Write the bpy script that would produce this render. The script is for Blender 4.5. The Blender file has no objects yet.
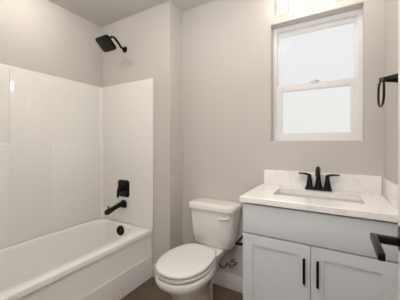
import bpy, bmesh, math
from mathutils import Vector, Matrix
from math import sin, cos, pi, radians as R
S = bpy.context.scene
COL = S.collection

# ---------------------------------------------------------------- camera
cd = bpy.data.cameras.new('camera')
cam = bpy.data.objects.new('camera', cd)
COL.objects.link(cam)
HEAD = math.atan(135 / 232.4)
cam.location = (0, 0, 1.21)
cam.rotation_euler = (pi / 2, 0, HEAD)
cd.sensor_width = 36
cd.lens = 36 * 232.4 / 400
cd.shift_y = -7 / 400
cd.clip_start = 0.02
S.camera = cam

# ---------------------------------------------------------------- world: bright overcast sky
W = bpy.data.worlds.new('overcast_sky')
S.world = W
W.use_nodes = True
nt = W.node_tree
bg = nt.nodes['Background']
tc = nt.nodes.new('ShaderNodeTexCoord')
sx = nt.nodes.new('ShaderNodeSeparateXYZ')
cr = nt.nodes.new('ShaderNodeValToRGB')
nt.links.new(tc.outputs['Generated'], sx.inputs[0])
nt.links.new(sx.outputs['Z'], cr.inputs[0])
cr.color_ramp.elements[0].position = 0.02
cr.color_ramp.elements[0].color = (0.84, 0.825, 0.79, 1)
cr.color_ramp.elements[1].position = 0.30
cr.color_ramp.elements[1].color = (0.85, 0.85, 0.855, 1)
nt.links.new(cr.outputs[0], bg.inputs[0])
bg.inputs[1].default_value = 1.0

S.view_settings.view_transform = 'Standard'
S.view_settings.look = 'None'
S.view_settings.exposure = 0.0
S.view_settings.gamma = 1.0
S.view_settings.use_curve_mapping = False


def area(name, loc, rot, size, power, col, shape='DISK', size_y=None, spread=None):
    l = bpy.data.lights.new(name, 'AREA')
    l.shape = shape
    l.size = size
    if size_y:
        l.size_y = size_y
    if spread:
        l.spread = spread
    l.energy = power
    l.color = col
    o = bpy.data.objects.new(name, l)
    o.location = loc
    o.rotation_euler = rot
    COL.objects.link(o)
    return o


WARM = (1.0, 0.97, 0.97)
TUB_GLOW = 112.0   # emission of the dome light over the tub
HALL_FILL = 12.0
BULB_GLOW = 22.0   # emission of the vanity bulbs
BOUNCE = 25.0
DIRECT = 4.6
ROOM_FILL = 6.5
area('added_room_fill', (-0.62, 0.80, 2.415), (0, 0, 0), 0.28, ROOM_FILL, (1.0, 0.96, 0.92))  # added fill aimed down from the ceiling, no known fixture there
area('added_doorway_fill', (-0.15, 0.0, 1.78), (R(75), 0, R(25)), 0.7, DIRECT, (0.97, 0.98, 1.0))  # added soft fill high in the doorway, facing into the room
area('added_upward_fill', (-0.35, 0.15, 1.65), (pi, 0, 0), 0.45, BOUNCE, (0.935, 0.97, 1.0))  # added fill aimed up so the ceiling brightens the walls
area('added_hall_fill', (-0.25, -0.62, 2.40), (0, 0, 0), 0.5, HALL_FILL, (0.935, 0.97, 1.0))  # added fill in the unseen hall, brightening the room from behind


# ---------------------------------------------------------------- materials
def lin(c):
    return tuple(((v / 255) / 12.92 if v / 255 <= 0.04045 else ((v / 255 + 0.055) / 1.055) ** 2.4) for v in c) + (1,)


def mat(name, rgb, rough=0.5, metal=0.0, spec=0.5, bump=None, var=0.0, coat=0.0, vscale=3.0):
    m = bpy.data.materials.new(name)
    m.use_nodes = True
    n = m.node_tree
    b = n.nodes['Principled BSDF']
    b.inputs['Base Color'].default_value = lin(rgb)
    b.inputs['Roughness'].default_value = rough
    b.inputs['Metallic'].default_value = metal
    b.inputs['Specular IOR Level'].default_value = spec
    b.inputs['Coat Weight'].default_value = coat
    b.inputs['Coat Roughness'].default_value = 0.08
    t = n.nodes.new('ShaderNodeTexCoord')
    if var:
        no = n.nodes.new('ShaderNodeTexNoise')
        no.inputs['Scale'].default_value = vscale
        mp = n.nodes.new('ShaderNodeMapRange')
        mp.inputs[3].default_value = 1 - var
        mp.inputs[4].default_value = 1 + var
        mx = n.nodes.new('ShaderNodeMix')
        mx.data_type = 'RGBA'
        mx.blend_type = 'MULTIPLY'
        mx.inputs[0].default_value = 1
        mx.inputs[6].default_value = lin(rgb)
        n.links.new(t.outputs['Object'], no.inputs['Vector'])
        n.links.new(no.outputs['Fac'], mp.inputs[0])
        n.links.new(mp.outputs[0], mx.inputs[7])
        n.links.new(mx.outputs[2], b.inputs['Base Color'])
    if bump:
        no = n.nodes.new('ShaderNodeTexNoise')
        no.inputs['Scale'].default_value = bump[0]
        no.inputs['Detail'].default_value = 3
        bp = n.nodes.new('ShaderNodeBump')
        bp.inputs['Strength'].default_value = bump[1]
        bp.inputs['Distance'].default_value = bump[2]
        n.links.new(t.outputs['Object'], no.inputs['Vector'])
        n.links.new(no.outputs['Fac'], bp.inputs['Height'])
        n.links.new(bp.outputs[0], b.inputs['Normal'])
    return m


M = {}
M['wall'] = mat('greige_wall_paint', (206, 200, 194), 0.75, spec=0.25, bump=(90, 0.25, 0.002), var=0.012)
M['ceiling'] = mat('ceiling_paint', (204, 200, 193), 0.9, spec=0.15, bump=(70, 0.3, 0.002))
M['trim'] = mat('white_trim_paint', (226, 222, 216), 0.4, var=0.01)
M['door'] = mat('white_door_paint', (232, 229, 223), 0.38, var=0.01)
M['vinyl'] = mat('white_window_vinyl', (236, 235, 234), 0.35, var=0.008)
M['acrylic'] = mat('glossy_white_acrylic', (243, 240, 236), 0.13, var=0.006, coat=0.3)
M['porcelain'] = mat('white_porcelain', (232, 228, 222), 0.10, var=0.006, coat=0.5)
M['seat'] = mat('white_seat_plastic', (222, 218, 214), 0.22, var=0.006)
M['cab'] = mat('pale_grey_cabinet_paint', (215, 216, 217), 0.42, var=0.01)
M['cabin'] = mat('cabinet_interior', (150, 145, 135), 0.6, var=0.03)
M['black'] = mat('matte_black_metal', (20, 19, 18), 0.38, metal=0.6, var=0.05)
M['chrome'] = mat('brushed_chrome', (190, 188, 184), 0.2, metal=1.0, var=0.02)
M['silver'] = mat('satin_silver_handle', (215, 213, 210), 0.35, metal=0.4, var=0.01)
M['braid'] = mat('braided_steel_hose', (120, 116, 110), 0.4, metal=0.8, bump=(600, 0.8, 0.002))
M['rubber'] = mat('rubber_nozzle', (45, 43, 41), 0.6, var=0.05)
M['shadow_gap'] = mat('gap_shade_grey', (120, 116, 112), 0.6, var=0.02)  # grey that stands in for shade in the toilet seat gaps
M['hallfloor'] = None


def quartz():
    m = mat('white_quartz', (246, 242, 239), 0.18, coat=0.2)
    n = m.node_tree
    b = n.nodes['Principled BSDF']
    t = n.nodes.new('ShaderNodeTexCoord')
    no = n.nodes.new('ShaderNodeTexNoise')
    no.inputs['Scale'].default_value = 3.2
    no.inputs['Detail'].default_value = 8
    no.inputs['Distortion'].default_value = 1.6
    r = n.nodes.new('ShaderNodeValToRGB')
    e = r.color_ramp.elements
    e[0].position = 0.47
    e[0].color = lin((246, 242, 239))
    e[1].position = 0.53
    e[1].color = lin((246, 242, 239))
    k = e.new(0.50)
    k.color = lin((238, 233, 230))
    n.links.new(t.outputs['Object'], no.inputs[0])
    n.links.new(no.outputs['Fac'], r.inputs[0])
    n.links.new(r.outputs[0], b.inputs['Base Color'])
    return m


M['quartz'] = quartz()


def tile_mat(name, axis):
    """moulded acrylic panel with faint running-bond tile grooves; axis = the horizontal world axis"""
    m = mat(name, (243, 240, 236), 0.12, coat=0.3)
    n = m.node_tree
    b = n.nodes['Principled BSDF']
    t = n.nodes.new('ShaderNodeTexCoord')
    s = n.nodes.new('ShaderNodeSeparateXYZ')
    c = n.nodes.new('ShaderNodeCombineXYZ')
    br = n.nodes.new('ShaderNodeTexBrick')
    br.offset = 0.5
    br.inputs['Scale'].default_value = 1.0
    br.inputs['Mortar Size'].default_value = 0.003
    br.inputs['Mortar Smooth'].default_value = 0.6
    br.inputs['Brick Width'].default_value = 0.155
    br.inputs['Row Height'].default_value = 0.0775
    ad = n.nodes.new('ShaderNodeVectorMath')
    ad.inputs[1].default_value = (0.14, -0.012, 0)
    n.links.new(t.outputs['Object'], s.inputs[0])
    n.links.new(s.outputs[axis], c.inputs[0])
    n.links.new(s.outputs[2], c.inputs[1])
    n.links.new(c.outputs[0], ad.inputs[0])
    n.links.new(ad.outputs[0], br.inputs['Vector'])
    no = n.nodes.new('ShaderNodeTexNoise')
    no.inputs['Scale'].default_value = 5
    n.links.new(t.outputs['Object'], no.inputs[0])
    b2 = n.nodes.new('ShaderNodeBump')
    b2.inputs['Strength'].default_value = 0.10
    b2.inputs['Distance'].default_value = 0.01
    n.links.new(no.outputs['Fac'], b2.inputs['Height'])
    bp = n.nodes.new('ShaderNodeBump')
    bp.invert = True
    bp.inputs['Strength'].default_value = 0.5
    bp.inputs['Distance'].default_value = 0.0014
    n.links.new(br.outputs['Fac'], bp.inputs['Height'])
    n.links.new(b2.outputs[0], bp.inputs['Normal'])
    n.links.new(bp.outputs[0], b.inputs['Normal'])
    return m


M['tileY'] = tile_mat('moulded_tile_side', 1)
M['tileX'] = tile_mat('moulded_tile_end', 0)


def planks():
    m = mat('brown_vinyl_planks', (98, 84, 72), 0.42, spec=0.4)
    n = m.node_tree
    b = n.nodes['Principled BSDF']
    t = n.nodes.new('ShaderNodeTexCoord')
    s = n.nodes.new('ShaderNodeSeparateXYZ')
    c = n.nodes.new('ShaderNodeCombineXYZ')
    n.links.new(t.outputs['Object'], s.inputs[0])
    n.links.new(s.outputs[1], c.inputs[0])
    n.links.new(s.outputs[0], c.inputs[1])
    br = n.nodes.new('ShaderNodeTexBrick')
    br.offset = 0.37
    br.inputs['Color1'].default_value = lin((114, 96, 81))
    br.inputs['Color2'].default_value = lin((94, 79, 66))
    br.inputs['Mortar'].default_value = lin((58, 48, 40))
    br.inputs['Scale'].default_value = 1
    br.inputs['Mortar Size'].default_value = 0.0015
    br.inputs['Brick Width'].default_value = 1.2
    br.inputs['Row Height'].default_value = 0.18
    n.links.new(c.outputs[0], br.inputs['Vector'])
    mpg = n.nodes.new('ShaderNodeMapping')
    mpg.inputs['Scale'].default_value = (3, 55, 1)
    n.links.new(c.outputs[0], mpg.inputs[0])
    no = n.nodes.new('ShaderNodeTexNoise')
    no.inputs['Scale'].default_value = 1
    no.inputs['Detail'].default_value = 5
    n.links.new(mpg.outputs[0], no.inputs[0])
    mr = n.nodes.new('ShaderNodeMapRange')
    mr.inputs[3].default_value = 0.7
    mr.inputs[4].default_value = 1.3
    n.links.new(no.outputs['Fac'], mr.inputs[0])
    mx = n.nodes.new('ShaderNodeMix')
    mx.data_type = 'RGBA'
    mx.blend_type = 'MULTIPLY'
    mx.inputs[0].default_value = 1
    n.links.new(br.outputs['Color'], mx.inputs[6])
    n.links.new(mr.outputs[0], mx.inputs[7])
    n.links.new(mx.outputs[2], b.inputs['Base Color'])
    return m


M['floor'] = planks()


def glass(name, gloss=0.10, tint=(1, 1, 1, 1)):
    m = bpy.data.materials.new(name)
    m.use_nodes = True
    n = m.node_tree
    n.nodes.clear()
    o = n.nodes.new('ShaderNodeOutputMaterial')
    mx = n.nodes.new('ShaderNodeMixShader')
    tr = n.nodes.new('ShaderNodeBsdfTransparent')
    tr.inputs[0].default_value = tint
    g = n.nodes.new('ShaderNodeBsdfGlossy')
    g.inputs['Roughness'].default_value = 0.03
    fr = n.nodes.new('ShaderNodeLayerWeight')
    fr.inputs[0].default_value = 0.5
    pw = n.nodes.new('ShaderNodeMath')
    pw.operation = 'POWER'
    pw.inputs[1].default_value = 4.0
    ml = n.nodes.new('ShaderNodeMath')
    ml.operation = 'MULTIPLY_ADD'
    ml.inputs[1].default_value = gloss * 4
    ml.inputs[2].default_value = gloss * 0.2
    n.links.new(fr.outputs['Facing'], pw.inputs[0])
    n.links.new(pw.outputs[0], ml.inputs[0])
    n.links.new(ml.outputs[0], mx.inputs[0])
    n.links.new(tr.outputs[0], mx.inputs[1])
    n.links.new(g.outputs[0], mx.inputs[2])
    n.links.new(mx.outputs[0], o.inputs[0])
    return m


M['glass'] = glass('window_glass', 0.008)
M['shade'] = glass('clear_shade_glass', 0.22, (0.93, 0.93, 0.92, 1))


def emit(name, col, s):
    m = bpy.data.materials.new(name)
    m.use_nodes = True
    n = m.node_tree
    n.nodes.clear()
    o = n.nodes.new('ShaderNodeOutputMaterial')
    e = n.nodes.new('ShaderNodeEmission')
    e.inputs[0].default_value = col
    e.inputs[1].default_value = s
    n.links.new(e.outputs[0], o.inputs[0])
    return m


M['bulb'] = emit('lit_bulb', (1, 0.955, 0.90, 1), BULB_GLOW)
M['lens'] = emit('lit_lens', (1, 0.94, 0.86, 1), TUB_GLOW)

# ---------------------------------------------------------------- mesh helpers (world coordinates, children keep them)


def obj(name, bm, m, parent=None, smooth=True, angle=40):
    bmesh.ops.recalc_face_normals(bm, faces=bm.faces)
    me = bpy.data.meshes.new(name)
    bm.to_mesh(me)
    bm.free()
    me.materials.append(M[m] if isinstance(m, str) else m)
    if smooth:
        me.polygons.foreach_set('use_smooth', [True] * len(me.polygons))
        me.set_sharp_from_angle(angle=R(angle))
    o = bpy.data.objects.new(name, me)
    COL.objects.link(o)
    if parent:
        o.parent = parent
        w = Vector((0, 0, 0))
        p = parent
        while p:
            w += Vector(p.location)
            p = p.parent
        o.location = -w
    return o


def thing(name, loc, label, cat, group=None):
    o = bpy.data.objects.new(name, None)
    o.empty_display_size = 0.05
    o.location = loc
    COL.objects.link(o)
    o['label'] = label
    o['category'] = cat
    if group:
        o['group'] = group
    return o


def struct(name, bm, m, **k):
    o = obj(name, bm, m, **k)
    o['kind'] = 'structure'
    return o


def box(bm, x0, x1, y0, y1, z0, z1, bev=0.0, seg=2):
    r = bmesh.ops.create_cube(bm, size=1)
    vs = r['verts']
    for v in vs:
        v.co = Vector(((x0 + x1) / 2 + v.co.x * (x1 - x0), (y0 + y1) / 2 + v.co.y * (y1 - y0),
                       (z0 + z1) / 2 + v.co.z * (z1 - z0)))
    if bev:
        es = {e for v in vs for e in v.link_edges}
        bmesh.ops.bevel(bm, geom=list(es), offset=bev, segments=seg, profile=0.5, affect='EDGES')
    return bm


def B(*a, **k):
    return box(bmesh.new(), *a, **k)


def loft(bm, rings, cap0=True, cap1=True, closed=True):
    rows = [[bm.verts.new(p) for p in r] for r in rings]
    n = len(rows[0])
    for a, b in zip(rows, rows[1:]):
        for i in range(n if closed else n - 1):
            j = (i + 1) % n
            bm.faces.new((a[i], a[j], b[j], b[i]))
    if cap0:
        bm.faces.new(rows[0][::-1])
    if cap1:
        bm.faces.new(rows[-1])
    return bm


def circ(c, r, u, v, n=24):
    return [Vector(c) + Vector(u) * (r * cos(2 * pi * i / n)) + Vector(v) * (r * sin(2 * pi * i / n)) for i in range(n)]


def lathe(bm, c, axis, prof, n=24):
    """prof: list of (distance along axis, radius)"""
    a = Vector(axis).normalized()
    u = a.orthogonal().normalized()
    v = a.cross(u)
    return loft(bm, [circ(Vector(c) + a * d, max(r, 1e-4), u, v, n) for d, r in prof])


def smooth_path(pts, k=6):
    P = [Vector(p) for p in pts]
    out = []
    for i in range(len(P) - 1):
        a = P[max(i - 1, 0)]
        b, c = P[i], P[i + 1]
        d = P[min(i + 2, len(P) - 1)]
        for j in range(k):
            t = j / k
            out.append(0.5 * ((2 * b) + (c - a) * t + (2 * a - 5 * b + 4 * c - d) * t * t + (3 * b - a - 3 * c + d) * t ** 3))
    out.append(P[-1])
    return out


def tube(bm, pts, r, n=14, k=6, rx=None):
    P = smooth_path(pts, k) if k else [Vector(p) for p in pts]
    rings = []
    up = None
    m = len(P)
    for i, p in enumerate(P):
        t = (P[min(i + 1, m - 1)] - P[max(i - 1, 0)]).normalized()
        if up is None:
            up = t.orthogonal().normalized()
        up = (up - t * up.dot(t)).normalized()
        s = t.cross(up)
        rr = r(i / (m - 1)) if callable(r) else r
        rings.append(circ(p, rr, up, s, n))
    return loft(bm, rings)


def sup(cx, cy, hx, hy, z, n=64, e=4.0):
    """superellipse ring in XY"""
    out = []
    for i in range(n):
        a = 2 * pi * i / n
        c, s = cos(a), sin(a)
        out.append(Vector((cx + hx * math.copysign(abs(c) ** (2 / e), c), cy + hy * math.copysign(abs(s) ** (2 / e), s), z)))
    return out


def rrect(cx, cy, hx, hy, r, z, seg=6):
    out = []
    for qx, qy, a0 in ((1, 1, 0), (-1, 1, pi / 2), (-1, -1, pi), (1, -1, 3 * pi / 2)):
        for i in range(seg + 1):
            a = a0 + pi / 2 * i / seg
            out.append(Vector((cx + qx * (hx - r) + r * cos(a), cy + qy * (hy - r) + r * sin(a), z)))
    return out


# ---------------------------------------------------------------- room shell
XL, XR, XS = -2.142, 0.259, -1.235
YB, YP, YF = 1.80, 1.608, 0.084
XJ = -1.431
H = 2.44
struct('floor', B(XL - 0.1, XR + 0.1, YF - 0.11, YB + 0.1, -0.05, 0), 'floor', smooth=False)
struct('ceiling', B(XL - 0.1, XR + 0.1, YF - 0.11, YB + 0.1, H, H + 0.05), 'ceiling', smooth=False)
struct('wall_left', B(XL - 0.1, XL, YF - 0.11, YB + 0.1, 0, H), 'wall', smooth=False)
struct('wall_right', B(XR, XR + 0.1, YF - 0.11, YB + 0.1, 0, H), 'wall', smooth=False)
struct('wall_plumbing', B(XL, XS, YP, YB, 0, H), 'wall', smooth=False)
# back wall with the window opening
WX0, WX1, WZ0, WZ1 = -0.423, 0.159, 1.226, 2.107
WD = 0.15
bm = bmesh.new()
box(bm, XS - 0.1, WX0, YB, YB + WD, 0, H)
box(bm, WX1, XR, YB, YB + WD, 0, H)
box(bm, WX0, WX1, YB, YB + WD, 0, WZ0)
box(bm, WX0, WX1, YB, YB + WD, WZ1, H)
struct('wall_back', bm, 'wall', smooth=False)
# front wall with the doorway the camera stands in
DX0, DX1, DZ = -0.585, 0.200, 2.05
bm = bmesh.new()
box(bm, XL, DX0, YF - 0.11, YF, 0, H)
box(bm, DX1, XR, YF - 0.11, YF, 0, H)
box(bm, DX0, DX1, YF - 0.11, YF, DZ, H)
struct('wall_front', bm, 'wall', smooth=False)
# casing round the doorway, inside face
bm = bmesh.new()
box(bm, DX0 - 0.06, DX0, YF, YF + 0.014, 0, DZ + 0.06, 0.003)
box(bm, DX0, DX1, YF, YF + 0.014, DZ, DZ + 0.06, 0.003)
struct('trim_1', bm, 'trim')
# hallway beyond the doorway
HX0, HX1, HY = -1.35, 0.85, -1.15
struct('floor_hall', B(HX0, HX1, HY, YF - 0.11, -0.05, 0), 'floor', smooth=False)
struct('ceiling_hall', B(HX0, HX1, HY, YF - 0.11, H, H + 0.05), 'ceiling', smooth=False)
bm = bmesh.new()
box(bm, HX0 - 0.1, HX0, HY, YF - 0.11, 0, H)
box(bm, HX1, HX1 + 0.1, HY, YF - 0.11, 0, H)
box(bm, HX0 - 0.1, HX1 + 0.1, HY - 0.1, HY, 0, H)
box(bm, XR + 0.1, HX1, YF - 0.11, YF, 0, H)
struct('wall_hall', bm, 'wall', smooth=False)


def basebd(name, x0, x1, y0, y1):
    b = B(x0, x1, y0, y1, 0, 0.122, 0.0035, 2)
    struct(name, b, 'trim')


basebd('baseboard_back', XS + 0.013, -0.478, YB - 0.013, YB)
basebd('baseboard_left', XS, XS + 0.013, YP - 0.013, YB)
basebd('baseboard_plumbing', XJ + 0.002, XS, YP - 0.013, YP)
basebd('baseboard_front', XJ + 0.002, DX0 - 0.062, YF, YF + 0.013)
basebd('baseboard_right', XR - 0.013, XR, YF, 1.33)

# ---------------------------------------------------------------- window
win = bpy.data.objects.new('window_1', None)
win.location = (-0.13, YB + 0.09, WZ0)
COL.objects.link(win)
win['kind'] = 'structure'
win['label'] = 'white vinyl single-hung window in the back wall above the sink'


def rect_frame(bm, x0, x1, z0, z1, y0, y1, wl, wr, wb, wt, bev=0.002):
    """frame ring in XZ, one continuous mesh with mitred corners"""
    o = [(x0, z0), (x1, z0), (x1, z1), (x0, z1)]
    i = [(x0 + wl, z0 + wb), (x1 - wr, z0 + wb), (x1 - wr, z1 - wt), (x0 + wl, z1 - wt)]
    V = {}
    for k, (pts) in enumerate((o, i)):
        for j, (x, z) in enumerate(pts):
            for l, y in enumerate((y0, y1)):
                V[k, j, l] = bm.verts.new((x, y, z))
    for j in range(4):
        q = (j + 1) % 4
        bm.faces.new((V[0, j, 0], V[0, q, 0], V[1, q, 0], V[1, j, 0]))
        bm.faces.new((V[0, j, 1], V[0, q, 1], V[1, q, 1], V[1, j, 1]))
        bm.faces.new((V[0, j, 0], V[0, q, 0], V[0, q, 1], V[0, j, 1]))
        bm.faces.new((V[1, j, 0], V[1, q, 0], V[1, q, 1], V[1, j, 1]))
    if bev:
        es = [e for e in bm.edges if e.verts[0].co.y == y0 and e.verts[1].co.y == y0 and
              not (abs(e.verts[0].co.x - e.verts[1].co.x) > 1e-6 and abs(e.verts[0].co.z - e.verts[1].co.z) > 1e-6)]
        bmesh.ops.bevel(bm, geom=es, offset=bev, segments=2, affect='EDGES')
    return bm


FY = YB + 0.082
obj('window_frame', rect_frame(bmesh.new(), WX0, WX1, WZ0, WZ1, FY, FY + 0.066, 0.026, 0.026, 0.026, 0.03), 'vinyl', win)
ux0, ux1 = WX0 + 0.026, WX1 - 0.026
us = obj('upper_sash', rect_frame(bmesh.new(), ux0, ux1, 1.632, WZ1 - 0.03, FY + 0.036, FY + 0.060, 0.012, 0.012, 0.03, 0.022), 'vinyl', win)
obj('pane', B(ux0 + 0.010, ux1 - 0.010, FY + 0.046, FY + 0.050, 1.655, WZ1 - 0.05), 'glass', us, smooth=False)
ls = obj('lower_sash', rect_frame(bmesh.new(), ux0, ux1, WZ0 + 0.026, 1.655, FY + 0.008, FY + 0.032, 0.034, 0.034, 0.026, 0.042), 'vinyl', win)
obj('glazing_bead', rect_frame(bmesh.new(), ux0 + 0.033, ux1 - 0.033, WZ0 + 0.051, 1.614, FY + 0.0125, FY + 0.030, 0.008, 0.008, 0.008, 0.010, 0.001), 'vinyl', ls)
obj('glazing_bead', rect_frame(bmesh.new(), ux0 + 0.011, ux1 - 0.011, 1.655, WZ1 - 0.051, FY + 0.040, FY + 0.058, 0.006, 0.006, 0.004, 0.008, 0.001), 'vinyl', us)
obj('pane', B(ux0 + 0.030, ux1 - 0.030, FY + 0.018, FY + 0.022, WZ0 + 0.05, 1.62), 'glass', ls, smooth=False)
bm = bmesh.new()
loft(bm, [sup(-0.13, FY + 0.012, 0.034, 0.012, 1.655, 24, 3), sup(-0.13, FY + 0.012, 0.034, 0.012, 1.663, 24, 3),
          sup(-0.13, FY + 0.012, 0.026, 0.009, 1.669, 24, 3)])
box(bm, -0.138, -0.105, FY - 0.006, FY + 0.004, 1.663, 1.672, 0.003)
obj('sash_lock', bm, 'vinyl', ls)

# ---------------------------------------------------------------- door, swung open along the right wall
door = bpy.data.objects.new('door_1', None)
door.location = (0.180, 0.13, 0.01)
COL.objects.link(door)
door['kind'] = 'structure'
door['label'] = 'white door swung open along the right wall at the picture edge'
XD = 0.162
bm = bmesh.new()
# two-panel slab: core plus raised rails and stiles on the room face
box(bm, XD + 0.006, XD + 0.035, 0.13, 0.89, 0.01, 2.04)
for (y0, y1, z0, z1) in ((0.13, 0.24, 0.01, 2.04), (0.78, 0.89, 0.01, 2.04), (0.24, 0.78, 0.01, 0.24), (0.24, 0.78, 1.03, 1.17), (0.24, 0.78, 1.92, 2.04)):
    box(bm, XD, XD + 0.0065, y0, y1, z0, z1)
obj('door_leaf', bm, 'door', door, smooth=False)
LZ, LY = 0.941, 0.823
bm = bmesh.new()
box(bm, XD - 0.008, XD + 0.002, LY - 0.033, LY + 0.033, LZ - 0.033, LZ + 0.033, 0.003)
dl = obj('door_lever', bm, 'black', door)
bm = bmesh.new()
box(bm, 0.100, XD, LY - 0.010, LY + 0.010, LZ - 0.012, LZ + 0.009, 0.003)
obj('lever_neck', bm, 'black', dl)
bm = bmesh.new()
box(bm, 0.088, 0.103, 0.688, LY + 0.012, LZ - 0.010, LZ + 0.009, 0.0025)
obj('lever_handle', bm, 'black', dl)
for hz in (0.22, 1.02, 1.84):
    bm = bmesh.new()
    lathe(bm, (0.190, 0.122, hz - 0.045), (0, 0, 1), [(0, 0.006), (0.09, 0.006)], 12)
    obj('hinge', bm, 'black', door)

# ---------------------------------------------------------------- bathtub
TZ = 0.43
tub = thing('bathtub', ((XL + XJ) / 2, 0.846, 0), 'glossy white alcove bathtub along the left wall', 'bathtub')
cx, cy = -1.822, 0.846
N = 96


def tub_outer(inset, z):
    x0, x1, y0, y1 = XL + 0.004 + inset, XJ - inset, YF + 0.004 + inset, YP - 0.004 - inset
    hx, hy = (x1 - x0) / 2, (y1 - y0) / 2
    ccx, ccy = (x1 + x0) / 2, (y1 + y0) / 2
    out = []
    for i in range(N):
        a = 2 * pi * i / N
        c, s = cos(a), sin(a)
        k = 1 / max(abs(c), abs(s))
        px, py = c * k, s * k
        out.append(Vector((ccx + px * hx, ccy + py * hy, z)))
    return out


def basin(hx, hy, z, e=4.2, dx=0, dy=0):
    out = []
    for i in range(N):
        a = 2 * pi * i / N
        c, s = cos(a), sin(a)
        k = 1 / max(abs(c), abs(s))
        px, py = c * k, s * k
        t = (abs(px) ** e + abs(py) ** e) ** (-1 / e)
        out.append(Vector((cx + dx + px * t * hx, cy + dy + py * t * hy, z)))
    return out


bm = bmesh.new()
loft(bm, [tub_outer(0.012, TZ - 0.04), tub_outer(0, TZ - 0.038), tub_outer(0, TZ - 0.012), tub_outer(0.004, TZ - 0.003), tub_outer(0.012, TZ),
          basin(0.298, 0.728, TZ - 0.001), basin(0.290, 0.720, TZ - 0.006), basin(0.284, 0.712, TZ - 0.02),
          basin(0.274, 0.700, TZ - 0.12, dy=0.004), basin(0.258, 0.670, 0.20, dy=0.015), basin(0.240, 0.630, 0.12, 3.6, dy=0.025),
          basin(0.200, 0.570, 0.095, 3.2, dy=0.03), basin(0.10, 0.30, 0.088, 2.6, dy=0.03)], cap0=False)
obj('basin', bm, 'acrylic', tub)
bm = bmesh.new()
# apron: upper panel, slightly proud lower skirt
AP = [(XJ - 0.008, TZ - 0.012), (XJ - 0.008, 0.199), (XJ - 0.0065, 0.196), (XJ - 0.003, 0.191), (XJ - 0.0025, 0.188), (XJ - 0.003, 0.0), (XJ - 0.03, 0.0), (XJ - 0.03, TZ - 0.012)]
loft(bm, [[Vector((x, y, z)) for x, z in AP] for y in (YF + 0.004, YP - 0.004)])
obj('apron', bm, 'acrylic', tub, angle=60)
bm = bmesh.new()
OV = (-1.786, 1.553, 0.368)
ax = Vector((0, -1, 0.10))
lathe(bm, OV, ax, [(0, 0.046), (0.008, 0.046), (0.014, 0.042), (0.016, 0.030), (0.013, 0.026), (0.013, 0.0)], 32)
ov = obj('overflow_cover', bm, 'black', tub)
ov['label'] = 'round black overflow cover'
bm = bmesh.new()
lathe(bm, (cx, 1.38, 0.094), (0, 0, 1), [(0, 0.034), (0.004, 0.034), (0.008, 0.020), (0.008, 0)], 24)
obj('drain', bm, 'black', tub)

# ---------------------------------------------------------------- shower surround
SZ = 1.797
sur = thing('shower_surround', (-1.8, 1.0, TZ), 'glossy white moulded tile-pattern surround standing above the bathtub', 'shower surround')
ST = 0.013
bm = bmesh.new()
box(bm, XL + 0.0015, XL + ST, YF + 0.0015, YP - 0.0015, TZ, SZ, 0.005, 3)
# stepped lower half towards the plumbing end, its top edge forms a narrow shelf
box(bm, XL + 0.002, XL + ST + 0.006, YF + 0.02, YP - 0.02, TZ, 1.205, 0.007, 3)
# raised tile field
box(bm, XL + 0.002, XL + ST + 0.0085, 0.795, 1.098, TZ + 0.03, 1.775, 0.003, 2)
obj('side_panel', bm, 'tileY', sur)
obj('end_panel', B(XL + ST, XJ + 0.014, YP - ST, YP - 0.0015, TZ, SZ, 0.005, 3), 'tileX', sur)
obj('end_panel', B(XL + ST, XJ, YF + 0.0015, YF + ST, TZ, SZ, 0.005, 3), 'tileX', sur)
bm = bmesh.new()
# coved corner where side and plumbing panels meet
pr = [(XL + ST, YP - ST)]
cr_ = 0.035
for i in range(9):
    a = pi / 2 + pi / 2 * i / 8
    pr.append((XL + ST + cr_ + cr_ * cos(a + 0), YP - ST - cr_ + cr_ * sin(a)))
loft(bm, [[Vector((x, y, z)) for x, y in pr] for z in (TZ, SZ - 0.004)])
obj('corner_cove', bm, 'acrylic', sur)

# ---------------------------------------------------------------- tub fittings
XC = -1.787
YW = YP - ST
sh = thing('shower_fixture', (XC, YP, 2.128), 'black square shower head on a curved arm above the tub surround', 'shower head')
bm = bmesh.new()
lathe(bm, (XC, YP, 2.128), (0, -1, 0), [(0, 0.030), (0.006, 0.030), (0.014, 0.024), (0.016, 0.012)], 28)
obj('flange', bm, 'black', sh)
bm = bmesh.new()
tube(bm, [(XC, YP - 0.01, 2.128), (XC, 1.560, 2.135), (XC, 1.520, 2.168), (XC, 1.480, 2.195), (XC, 1.445, 2.190), (XC, 1.428, 2.158)], 0.0105, 16, 8)
obj('arm', bm, 'black', sh)
nrm = Vector((0, -0.64, -0.77)).normalized()
sl = Vector((0, 0.77, -0.64)).normalized()
hc = Vector((XC, 1.388, 2.108))
bm = bmesh.new()
rings = []
for d, s in ((-0.030, 0.020), (-0.018, 0.026), (-0.012, 0.055), (-0.008, 0.071), (0.0, 0.075), (0.008, 0.075), (0.012, 0.071)):
    r = rrect(0, 0, s * 1.15, s * 0.94, s * 0.36, 0, 6)
    rings.append([hc + Vector((1, 0, 0)) * p.x + sl * p.y + nrm * d for p in r])
loft(bm, rings)
hd = obj('spray_head', bm, 'black', sh)
bm = bmesh.new()
bj = bmesh.ops.create_uvsphere(bm, u_segments=20, v_segments=12, radius=0.021)
for v in bj['verts']:
    v.co += hc - nrm * 0.042
obj('ball_joint', bm, 'black', sh)
bm = bmesh.new()
for i in range(-3, 4):
    for j in range(-3, 4):
        lathe(bm, hc + Vector((i * 0.018, 0, 0)) + sl * (j * 0.018) + nrm * 0.011, nrm, [(0, 0.0035), (0.003, 0.0025)], 8)
nz = obj('spray_nozzles', bm, 'rubber', hd)

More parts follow.
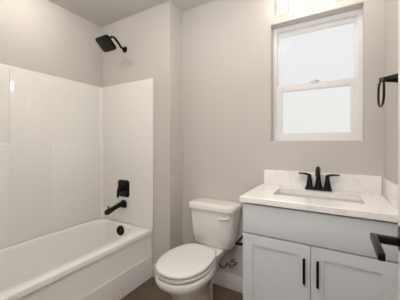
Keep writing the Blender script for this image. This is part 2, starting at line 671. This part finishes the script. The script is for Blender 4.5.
va = thing('shower_valve', (-1.790, YW, 0.766), 'black square shower valve plate with lever, above the tub spout', 'shower valve')
bm = bmesh.new()
rings = []
for d, s in ((0, 0.078), (0.004, 0.078), (0.010, 0.074), (0.014, 0.060)):
    r = rrect(0, 0, s, s * 1.05, 0.026, 0, 6)
    rings.append([Vector((-1.790 + p.x, YW - d, 0.766 + p.y)) for p in r])
loft(bm, rings)
obj('escutcheon', bm, 'black', va)
bm = bmesh.new()
lathe(bm, (-1.790, YW - 0.01, 0.768), (0, -1, 0), [(0, 0.034), (0.02, 0.030), (0.045, 0.024), (0.052, 0.020), (0.054, 0)], 28)
obj('valve_hub', bm, 'black', va)
bm = bmesh.new()
tube(bm, [(-1.790, YW - 0.052, 0.772), (-1.790, YW - 0.068, 0.755), (-1.790, YW - 0.072, 0.722), (-1.790, YW - 0.073, 0.690)], lambda t: 0.012 - 0.003 * t, 14)
obj('lever', bm, 'black', va)

sp = thing('tub_spout', (XC, YW, 0.612), 'black tub spout below the shower valve', 'tub spout')
bm = bmesh.new()
secs = [(0.0, 0.614, 0.036, 0.038), (0.012, 0.614, 0.036, 0.038), (0.020, 0.617, 0.025, 0.027), (0.05, 0.616, 0.022, 0.022), (0.09, 0.609, 0.021, 0.019),
        (0.13, 0.598, 0.022, 0.019), (0.17, 0.587, 0.025, 0.021), (0.20, 0.580, 0.026, 0.022), (0.207, 0.578, 0.023, 0.018)]
rings = []
for d, z, hx, hz in secs:
    r = sup(0, 0, hx, hz, 0, 28, 3.2)
    rings.append([Vector((XC + p.x, YW - d, z + p.y - 0.25 * (p.y < 0) * 0)) for p in r])
loft(bm, rings)
obj('spout_body', bm, 'black', sp)
bm = bmesh.new()
lathe(bm, (XC, YW - 0.182, 0.600), (0, 0, 1), [(0, 0.005), (0.022, 0.005), (0.024, 0.009), (0.032, 0.009), (0.034, 0.004)], 14)
obj('diverter_knob', bm, 'black', sp)

dlg = thing('ceiling_dome_light', (-1.79, 0.846, H), 'small round dome ceiling light over the bathtub', 'ceiling light')
bm = bmesh.new()
lathe(bm, (-1.79, 0.846, H), (0, 0, -1), [(0, 0.095), (0.006, 0.093), (0.010, 0.078)], 32)
obj('trim_ring', bm, 'trim', dlg)
bm = bmesh.new()
lathe(bm, (-1.79, 0.846, H - 0.008), (0, 0, -1), [(0, 0.042), (0.015, 0.040), (0.027, 0.032), (0.034, 0.020), (0.037, 0.0)], 32)
obj('lens', bm, 'lens', dlg)

TX = -0.827
toi = thing('toilet', (TX, 1.45, 0), 'white two-piece toilet with closed lid beside the vanity', 'toilet')


def egg(yf, yb, hw, hb, z, cxx=TX, n=56, e=2.3):
    """elongated ring: elliptical nose towards -Y, squarer tail of half width hb at yb"""
    ym = yf + (yb - yf) * 0.52
    out = []
    for i in range(n):
        a = 2 * pi * i / n
        c, s = cos(a), sin(a)
        if s < 0:
            x = hw * math.copysign(abs(c) ** (2 / e), c)
            y = ym + (ym - yf) * s * 1.0 if e == 2 else ym - (ym - yf) * abs(s) ** (2 / e)
        else:
            ee = 3.4
            y = ym + (yb - ym) * abs(s) ** (2 / ee)
            t = (y - ym) / (yb - ym)
            w = hw + (hb - hw) * t ** 1.6
            x = w * math.copysign(abs(c) ** (2 / ee), c)
        out.append(Vector((cxx + x, y, z)))
    return out


bm = bmesh.new()
loft(bm, [egg(1.14, 1.55, 0.100, 0.085, 0.0), egg(1.14, 1.55, 0.100, 0.085, 0.012), egg(1.16, 1.54, 0.088, 0.074, 0.030), egg(1.175, 1.51, 0.080, 0.062, 0.09),
          egg(1.175, 1.50, 0.080, 0.058, 0.15), egg(1.162, 1.50, 0.088, 0.060, 0.21), egg(1.130, 1.50, 0.108, 0.072, 0.265), egg(1.090, 1.51, 0.134, 0.092, 0.315),
          egg(1.058, 1.50, 0.154, 0.104, 0.350), egg(1.036, 1.50, 0.167, 0.110, 0.372), egg(1.030, 1.50, 0.171, 0.112, 0.385), egg(1.030, 1.50, 0.171, 0.112, 0.408), egg(1.034, 1.497, 0.168, 0.109, 0.417)])
loft(bm, [rrect(TX, 1.56, 0.070, 0.120, 0.03, 0.310), rrect(TX, 1.57, 0.086, 0.140, 0.03, 0.345), rrect(TX, 1.575, 0.094, 0.160, 0.03, 0.385), rrect(TX, 1.575, 0.090, 0.157, 0.03, 0.394)])
loft(bm, [rrect(TX, 1.48, 0.042, 0.08, 0.03, 0.02), rrect(TX, 1.49, 0.042, 0.08, 0.03, 0.20), rrect(TX, 1.55, 0.062, 0.110, 0.03, 0.312)])
obj('bowl', bm, 'porcelain', toi, angle=60)
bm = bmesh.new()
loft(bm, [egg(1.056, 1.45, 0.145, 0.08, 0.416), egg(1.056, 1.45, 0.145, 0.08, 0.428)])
obj('seat_gap_shade', bm, 'shadow_gap', toi)  # inset grey slab, darkens the gap between bowl and seat like shade
bm = bmesh.new()
loft(bm, [egg(1.041, 1.478, 0.165, 0.122, 0.4250), egg(1.034, 1.478, 0.165, 0.125, 0.428), egg(1.034, 1.478, 0.165, 0.125, 0.440), egg(1.034, 1.473, 0.161, 0.121, 0.4435)])
obj('seat', bm, 'seat', toi, angle=60)
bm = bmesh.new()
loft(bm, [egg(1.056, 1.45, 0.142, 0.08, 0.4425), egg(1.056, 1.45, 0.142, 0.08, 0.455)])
obj('lid_gap_shade', bm, 'shadow_gap', toi)  # inset grey slab, shade as colour between seat and lid
bm = bmesh.new()
loft(bm, [egg(1.040, 1.480, 0.161, 0.123, 0.4515), egg(1.034, 1.480, 0.165, 0.126, 0.454), egg(1.034, 1.480, 0.165, 0.126, 0.463), egg(1.038, 1.477, 0.162, 0.123, 0.468),
          egg(1.046, 1.468, 0.157, 0.113, 0.471), egg(1.095, 1.44, 0.118, 0.085, 0.4725)])
obj('seat_lid', bm, 'seat', toi, angle=60)
for s in (-1, 1):
    bm = bmesh.new()
    box(bm, TX + s * 0.075 - 0.022, TX + s * 0.075 + 0.022, 1.474, 1.498, 0.410, 0.446, 0.008, 3)
    obj('hinge', bm, 'seat', toi)
    bm = bmesh.new()
    lathe(bm, (TX + s * 0.082, 1.44, 0.012), (0, 0, 1), [(0, 0.020), (0.020, 0.019), (0.032, 0.012), (0.035, 0.0)], 20)
    obj('bolt_cap', bm, 'porcelain', toi)
TXT = -0.847


def tank_ring(z, hx, y0, y1, bow):
    r = rrect(0, 0, hx, (y1 - y0) / 2, 0.045, 0, 7)
    out = []
    for p in r:
        x, y = p.x, p.y + (y0 + y1) / 2
        if p.y < 0:
            y -= bow * (1 - (x / hx) ** 2)
        out.append(Vector((TXT + x, y, z)))
    return out


bm = bmesh.new()
loft(bm, [tank_ring(0.393, 0.150, 1.64, 1.76, 0.012), tank_ring(0.397, 0.162, 1.630, 1.768, 0.014), tank_ring(0.41, 0.172, 1.622, 1.772, 0.016),
          tank_ring(0.50, 0.184, 1.615, 1.778, 0.018), tank_ring(0.60, 0.192, 1.610, 1.782, 0.02), tank_ring(0.690, 0.198, 1.606, 1.784, 0.02)])
obj('tank', bm, 'porcelain', toi, angle=60)
bm = bmesh.new()
loft(bm, [tank_ring(0.683, 0.200, 1.600, 1.787, 0.022), tank_ring(0.687, 0.206, 1.592, 1.790, 0.022), tank_ring(0.714, 0.207, 1.591, 1.790, 0.022),
          tank_ring(0.724, 0.204, 1.594, 1.788, 0.022), tank_ring(0.731, 0.196, 1.602, 1.782, 0.02), tank_ring(0.735, 0.18, 1.615, 1.77, 0.015), tank_ring(0.7355, 0.10, 1.65, 1.75, 0.01)])
obj('tank_lid', bm, 'porcelain', toi, angle=60)
bm = bmesh.new()
lathe(bm, (-0.692, 1.605, 0.643), (0, -1, 0), [(0, 0.013), (0.012, 0.013), (0.016, 0.008)], 18)
tube(bm, [(-0.689, 1.585, 0.643), (-0.705, 1.578, 0.643), (-0.730, 1.574, 0.641), (-0.750, 1.574, 0.638)], lambda t: 0.008 + 0.002 * t, 12)
fh = obj('flush_handle', bm, 'silver', toi)
fh['label'] = 'small silver flush handle'

sv = thing('water_supply_valve', (-0.722, YB, 0.228), 'chrome water shut-off valve with braided hose on the wall right of the toilet', 'water valve')
bm = bmesh.new()
lathe(bm, (-0.722, YB, 0.228), (0, -1, 0), [(0, 0.030), (0.004, 0.029), (0.010, 0.014), (0.012, 0.008)], 24)
obj('wall_flange', bm, 'chrome', sv)
bm = bmesh.new()
lathe(bm, (-0.722, YB - 0.008, 0.228), (0, -1, 0), [(0, 0.008), (0.03, 0.008), (0.032, 0.014), (0.055, 0.014), (0.058, 0.006), (0.066, 0.006)], 18)
lathe(bm, (-0.722, YB - 0.052, 0.228), (-1, 0, 0), [(0, 0.008), (0.03, 0.008), (0.032, 0.011), (0.042, 0.011)], 16)
obj('valve_body', bm, 'chrome', sv)
bm = bmesh.new()
rings = []
for d, k in ((0.064, 1), (0.068, 1.1), (0.076, 1.1), (0.080, 0.9)):
    rings.append([Vector((-0.722 + p.x * k, YB - d, 0.228 + p.y * k)) for p in sup(0, 0, 0.013, 0.020, 0, 20, 2)])
loft(bm, rings)
obj('valve_knob', bm, 'chrome', sv)
bm = bmesh.new()
tube(bm, [(-0.762, 1.748, 0.228), (-0.773, 1.742, 0.205), (-0.792, 1.735, 0.193), (-0.818, 1.730, 0.205), (-0.822, 1.725, 0.250), (-0.800, 1.720, 0.300), (-0.775, 1.715, 0.345), (-0.765, 1.71, 0.396)], 0.0065, 12, 8)
obj('supply_hose', bm, 'braid', sv)

# ---------------------------------------------------------------- vanity
VX0, VX1, VY, VZ = -0.480, 0.250, 1.335, 0.862
XM = -0.110
van = thing('bathroom_vanity', ((VX0 + VX1) / 2, 1.56, 0), 'pale grey two-door vanity cabinet under the window', 'vanity cabinet')
bm = bmesh.new()
# open-topped carcass: sides, floor, back, face frame and toe kick
box(bm, VX0, VX0 + 0.016, VY + 0.021, YB - 0.002, 0.0, VZ)
box(bm, VX1 - 0.016, VX1, VY + 0.021, YB - 0.002, 0.0, VZ)
box(bm, VX0 + 0.016, VX1 - 0.016, VY + 0.021, YB - 0.002, 0.09, 0.106)
box(bm, VX0 + 0.016, VX1 - 0.016, YB - 0.010, YB - 0.002, 0.106, VZ)
box(bm, VX0 + 0.016, VX1 - 0.016, VY + 0.021, VY + 0.039, 0.80, VZ)
box(bm, VX0 + 0.016, VX1 - 0.016, VY + 0.021, VY + 0.039, 0.62, 0.70)
box(bm, VX0 + 0.016, VX1 - 0.016, VY + 0.09, VY + 0.105, 0.0, 0.09)
box(bm, XM - 0.02, XM + 0.02, VY + 0.021, VY + 0.039, 0.09, 0.62)
obj('cabinet_body', bm, 'cab', van, smooth=False)
obj('false_drawer_front', B(VX0 + 0.002, VX1 - 0.003, VY, VY + 0.020, 0.679, 0.850, 0.0018), 'cab', van)


def shaker(x0, x1, z0, z1):
    bm = bmesh.new()
    rect_frame(bm, x0, x1, z0, z1, VY, VY + 0.020, 0.060, 0.060, 0.060, 0.060, 0.0015)
    box(bm, x0 + 0.055, x1 - 0.055, VY + 0.007, VY + 0.018, z0 + 0.055, z1 - 0.055)
    return bm


for x0, x1, hx in ((VX0 + 0.002, XM - 0.0015, -0.139), (XM + 0.0015, VX1 - 0.003, -0.076)):
    d = obj('door', shaker(x0, x1, 0.10, 0.672), 'cab', van, smooth=False)
    bm = bmesh.new()
    tube(bm, [(hx, VY, 0.600), (hx, VY - 0.026, 0.600)], 0.0045, 12, 0)
    tube(bm, [(hx, VY, 0.490), (hx, VY - 0.026, 0.490)], 0.0045, 12, 0)
    box(bm, hx - 0.0062, hx + 0.0062, VY - 0.032, VY - 0.022, 0.478, 0.612, 0.0025)
    hh = obj('door_handle', bm, 'black', d)
    hh['label'] = 'slim black bar handle'

CZ = 0.895
ct = thing('countertop', (-0.117, 1.56, VZ), 'white quartz countertop with backsplash on the vanity', 'countertop')
CX0, CX1, CY0 = -0.490, 0.258, 1.312
SX0, SX1, SY0, SY1 = -0.336, 0.135, 1.458, 1.690
bm = bmesh.new()
# slab with a rounded rectangular sink cut-out
n = 4 * 7
inner = rrect((SX0 + SX1) / 2, (SY0 + SY1) / 2, (SX1 - SX0) / 2, (SY1 - SY0) / 2, 0.008, 0, 6)
outer = []
for p in inner:
    pass
q = 7
oc = [(CX1, YB - 0.001), (CX0, YB - 0.001), (CX0, CY0), (CX1, CY0)]
outer = [Vector((*oc[i // q], 0)) for i in range(4 * q)]


def ringz(r, z, s=0.0):
    out = []
    mx_, my_ = sum(p.x for p in r) / len(r), sum(p.y for p in r) / len(r)
    for p in r:
        out.append(Vector((p.x - math.copysign(s, p.x - mx_), p.y - math.copysign(s, p.y - my_), z)))
    return out


loft(bm, [ringz(inner, VZ), ringz(outer, VZ), ringz(outer, CZ - 0.003), ringz(outer, CZ, 0.003), ringz(inner, CZ, -0.002), ringz(inner, CZ - 0.002), ringz(inner, VZ)], cap0=False, cap1=False)
bmesh.ops.remove_doubles(bm, verts=bm.verts, dist=1e-5)
obj('slab', bm, 'quartz', ct, angle=30)
obj('backsplash', B(-0.468, CX1 - 0.012, YB - 0.020, YB - 0.0005, CZ, 1.008, 0.0015), 'quartz', ct)
obj('side_splash', B(CX1 - 0.0115, CX1, CY0 + 0.02, YB - 0.0005, CZ, 1.008, 0.0015), 'quartz', ct)

sk = thing('sink_basin', (-0.105, 1.58, 0.86), 'white rectangular undermount sink set in the quartz countertop', 'sink')
bm = bmesh.new()
mx_, my_ = (SX0 + SX1) / 2, (SY0 + SY1) / 2
hx_, hy_ = (SX1 - SX0) / 2, (SY1 - SY0) / 2
loft(bm, [rrect(mx_, my_, hx_ + 0.02, hy_ + 0.012, 0.03, VZ - 0.0005), rrect(mx_, my_, hx_ + 0.010, hy_ + 0.009, 0.014, VZ - 0.0005),
          rrect(mx_, my_, hx_ + 0.006, hy_ + 0.006, 0.014, VZ - 0.012), rrect(mx_, my_, hx_ - 0.004, hy_ - 0.004, 0.022, VZ - 0.10),
          rrect(mx_, my_, hx_ - 0.035, hy_ - 0.035, 0.03, VZ - 0.125), rrect(mx_, my_, 0.03, 0.03, 0.029, VZ - 0.132)], cap0=False)
obj('bowl', bm, 'porcelain', sk, angle=60)
bm = bmesh.new()
lathe(bm, (mx_, my_, VZ - 0.1325), (0, 0, 1), [(0, 0.024), (0.003, 0.023), (0.004, 0.016), (0.009, 0.015), (0.010, 0)], 24)
obj('drain', bm, 'black', sk)

# ---------------------------------------------------------------- faucet
FX, FYc = -0.097, 1.750
fa = thing('bathroom_faucet', (FX, FYc, CZ), 'black two-handle centreset faucet behind the sink', 'faucet')
bm = bmesh.new()
loft(bm, [sup(FX, FYc, 0.081, 0.024, CZ, 40, 6), sup(FX, FYc, 0.081, 0.024, CZ + 0.006, 40, 6), sup(FX, FYc, 0.072, 0.022, CZ + 0.016, 40, 6)])
obj('base_plate', bm, 'black', fa)
bm = bmesh.new()
loft(bm, [sup(FX, FYc, 0.026, 0.024, CZ + 0.012, 28, 3), sup(FX, FYc, 0.020, 0.020, CZ + 0.035, 28, 3), sup(FX, FYc, 0.014, 0.016, CZ + 0.075, 28, 3),
          sup(FX, FYc - 0.002, 0.012, 0.015, CZ + 0.115, 28, 3), sup(FX, FYc - 0.008, 0.012, 0.016, CZ + 0.140, 28, 3)])
tube(bm, [(FX, FYc - 0.002, CZ + 0.118), (FX, FYc - 0.014, CZ + 0.142), (FX, FYc - 0.045, CZ + 0.150), (FX, FYc - 0.085, CZ + 0.138), (FX, FYc - 0.105, CZ + 0.118)], lambda t: 0.013 - 0.0015 * t, 16)
so = obj('spout', bm, 'black', fa)
bm = bmesh.new()
lathe(bm, (FX, FYc - 0.104, CZ + 0.120), (0, -0.55, -0.84), [(0, 0.0125), (0.014, 0.0125), (0.014, 0.008)], 18)
obj('aerator', bm, 'black', so)
for s in (-1, 1):
    hx = FX + s * 0.054
    bm = bmesh.new()
    loft(bm, [sup(hx, FYc, 0.024, 0.023, CZ + 0.012, 24, 3), sup(hx, FYc, 0.019, 0.019, CZ + 0.035, 24, 3), sup(hx, FYc, 0.013, 0.014, CZ + 0.075, 24, 3), sup(hx, FYc, 0.011, 0.012, CZ + 0.092, 24, 3)])
    hb = obj('handle', bm, 'black', fa)
    bm = bmesh.new()
    rings = []
    for t in (0, .1, .25, .45, .7, .92, 1):
        c = Vector((hx - s * 0.012 + s * 0.082 * t, FYc, CZ + 0.092 + 0.014 * sin(min(1, t * 1.6) * pi / 2)))
        hh, ww = 0.0095 - 0.0040 * min(1, t * 1.4), 0.013 - 0.003 * t
        if t in (0, 1):
            hh *= .6
            ww *= .7
        rings.append([c + Vector((0, p.x, p.y)) for p in sup(0, 0, ww, hh, 0, 16, 2.6)])
    loft(bm, rings)
    obj('lever', bm, 'black', hb)

# ---------------------------------------------------------------- toilet paper holder on the vanity side
tp = thing('toilet_paper_holder', (VX0, 1.44, 0.56), 'empty black toilet paper holder on the left side of the vanity', 'toilet paper holder')
bm = bmesh.new()
box(bm, VX0 - 0.008, VX0, 1.415, 1.465, 0.528, 0.578, 0.003)
obj('mount_plate', bm, 'black', tp)
bm = bmesh.new()
box(bm, VX0 - 0.082, VX0 - 0.004, 1.431, 1.449, 0.545, 0.561, 0.003)
obj('post', bm, 'black', tp)
bm = bmesh.new()
box(bm, VX0 - 0.086, VX0 - 0.074, 1.431, 1.590, 0.547, 0.559, 0.003)
box(bm, VX0 - 0.086, VX0 - 0.074, 1.580, 1.592, 0.547, 0.575, 0.003)
obj('roll_bar', bm, 'black', tp)

# ---------------------------------------------------------------- towel ring
tr = thing('towel_ring', (XR, 1.408, 1.515), 'black towel ring on the right wall beside the window', 'towel ring')
bm = bmesh.new()
lathe(bm, (XR, 1.408, 1.515), (-1, 0, 0), [(0, 0.0225), (0.006, 0.0225), (0.012, 0.020), (0.050, 0.013), (0.066, 0.011), (0.072, 0.011), (0.074, 0.007)], 28)
obj('wall_post', bm, 'black', tr)
bm = bmesh.new()
P = [Vector((XR - 0.067, 1.408 + p.x, 1.450 + p.y)) for p in sup(0, 0, 0.078, 0.062, 0, 56, 2.8)]
rings = []
for i, p in enumerate(P):
    t = (P[(i + 1) % 56] - P[i - 1]).normalized()
    u = Vector((1, 0, 0))
    rings.append(circ(p, 0.0050, u, t.cross(u), 10))
rings.append(rings[0])
loft(bm, rings, cap0=False, cap1=False)
bmesh.ops.remove_doubles(bm, verts=bm.verts, dist=1e-6)
obj('ring', bm, 'black', tr)

# ---------------------------------------------------------------- vanity light above the window
LX, LYv = -0.140, 1.680
vl = thing('vanity_light', (LX, YB, 2.27), 'three-light wall fixture with clear glass shades above the window', 'wall light')
bm = bmesh.new()
box(bm, LX - 0.09, LX + 0.09, YB - 0.022, YB, 2.295, 2.405, 0.004)
obj('back_plate', bm, 'black', vl)
bm = bmesh.new()
box(bm, LX - 0.25, LX + 0.25, LYv - 0.010, LYv + 0.010, 2.340, 2.360, 0.003)
box(bm, LX - 0.010, LX + 0.010, LYv, YB - 0.01, 2.342, 2.358, 0.003)
obj('cross_bar', bm, 'black', vl)
for k in (-1, 0, 1):
    x = LX + k * 0.180
    bm = bmesh.new()
    lathe(bm, (x, LYv, 2.345), (0, 0, -1), [(0, 0.018), (0.03, 0.020), (0.042, 0.030), (0.046, 0.030), (0.046, 0.0)], 24)
    sk_ = obj('socket', bm, 'black', vl)
    bm = bmesh.new()
    prof = [(0.0, 0.028), (0.012, 0.040), (0.030, 0.047), (0.190, 0.049), (0.190, 0.0465), (0.030, 0.0445), (0.013, 0.038), (0.002, 0.026)]
    a = Vector((0, 0, -1))
    loft(bm, [circ(Vector((x, LYv, 2.300)) + a * d, r, (1, 0, 0), (0, 1, 0), 36) for d, r in prof], cap0=False, cap1=False)
    obj('glass_shade', bm, 'shade', vl)
    bm = bmesh.new()
    lathe(bm, (x, LYv, 2.292), (0, 0, -1), [(0, 0.013), (0.022, 0.014), (0.045, 0.026), (0.065, 0.030), (0.085, 0.026), (0.097, 0.013), (0.100, 0.0)], 24)
    b_ = obj('bulb', bm, 'bulb', vl)
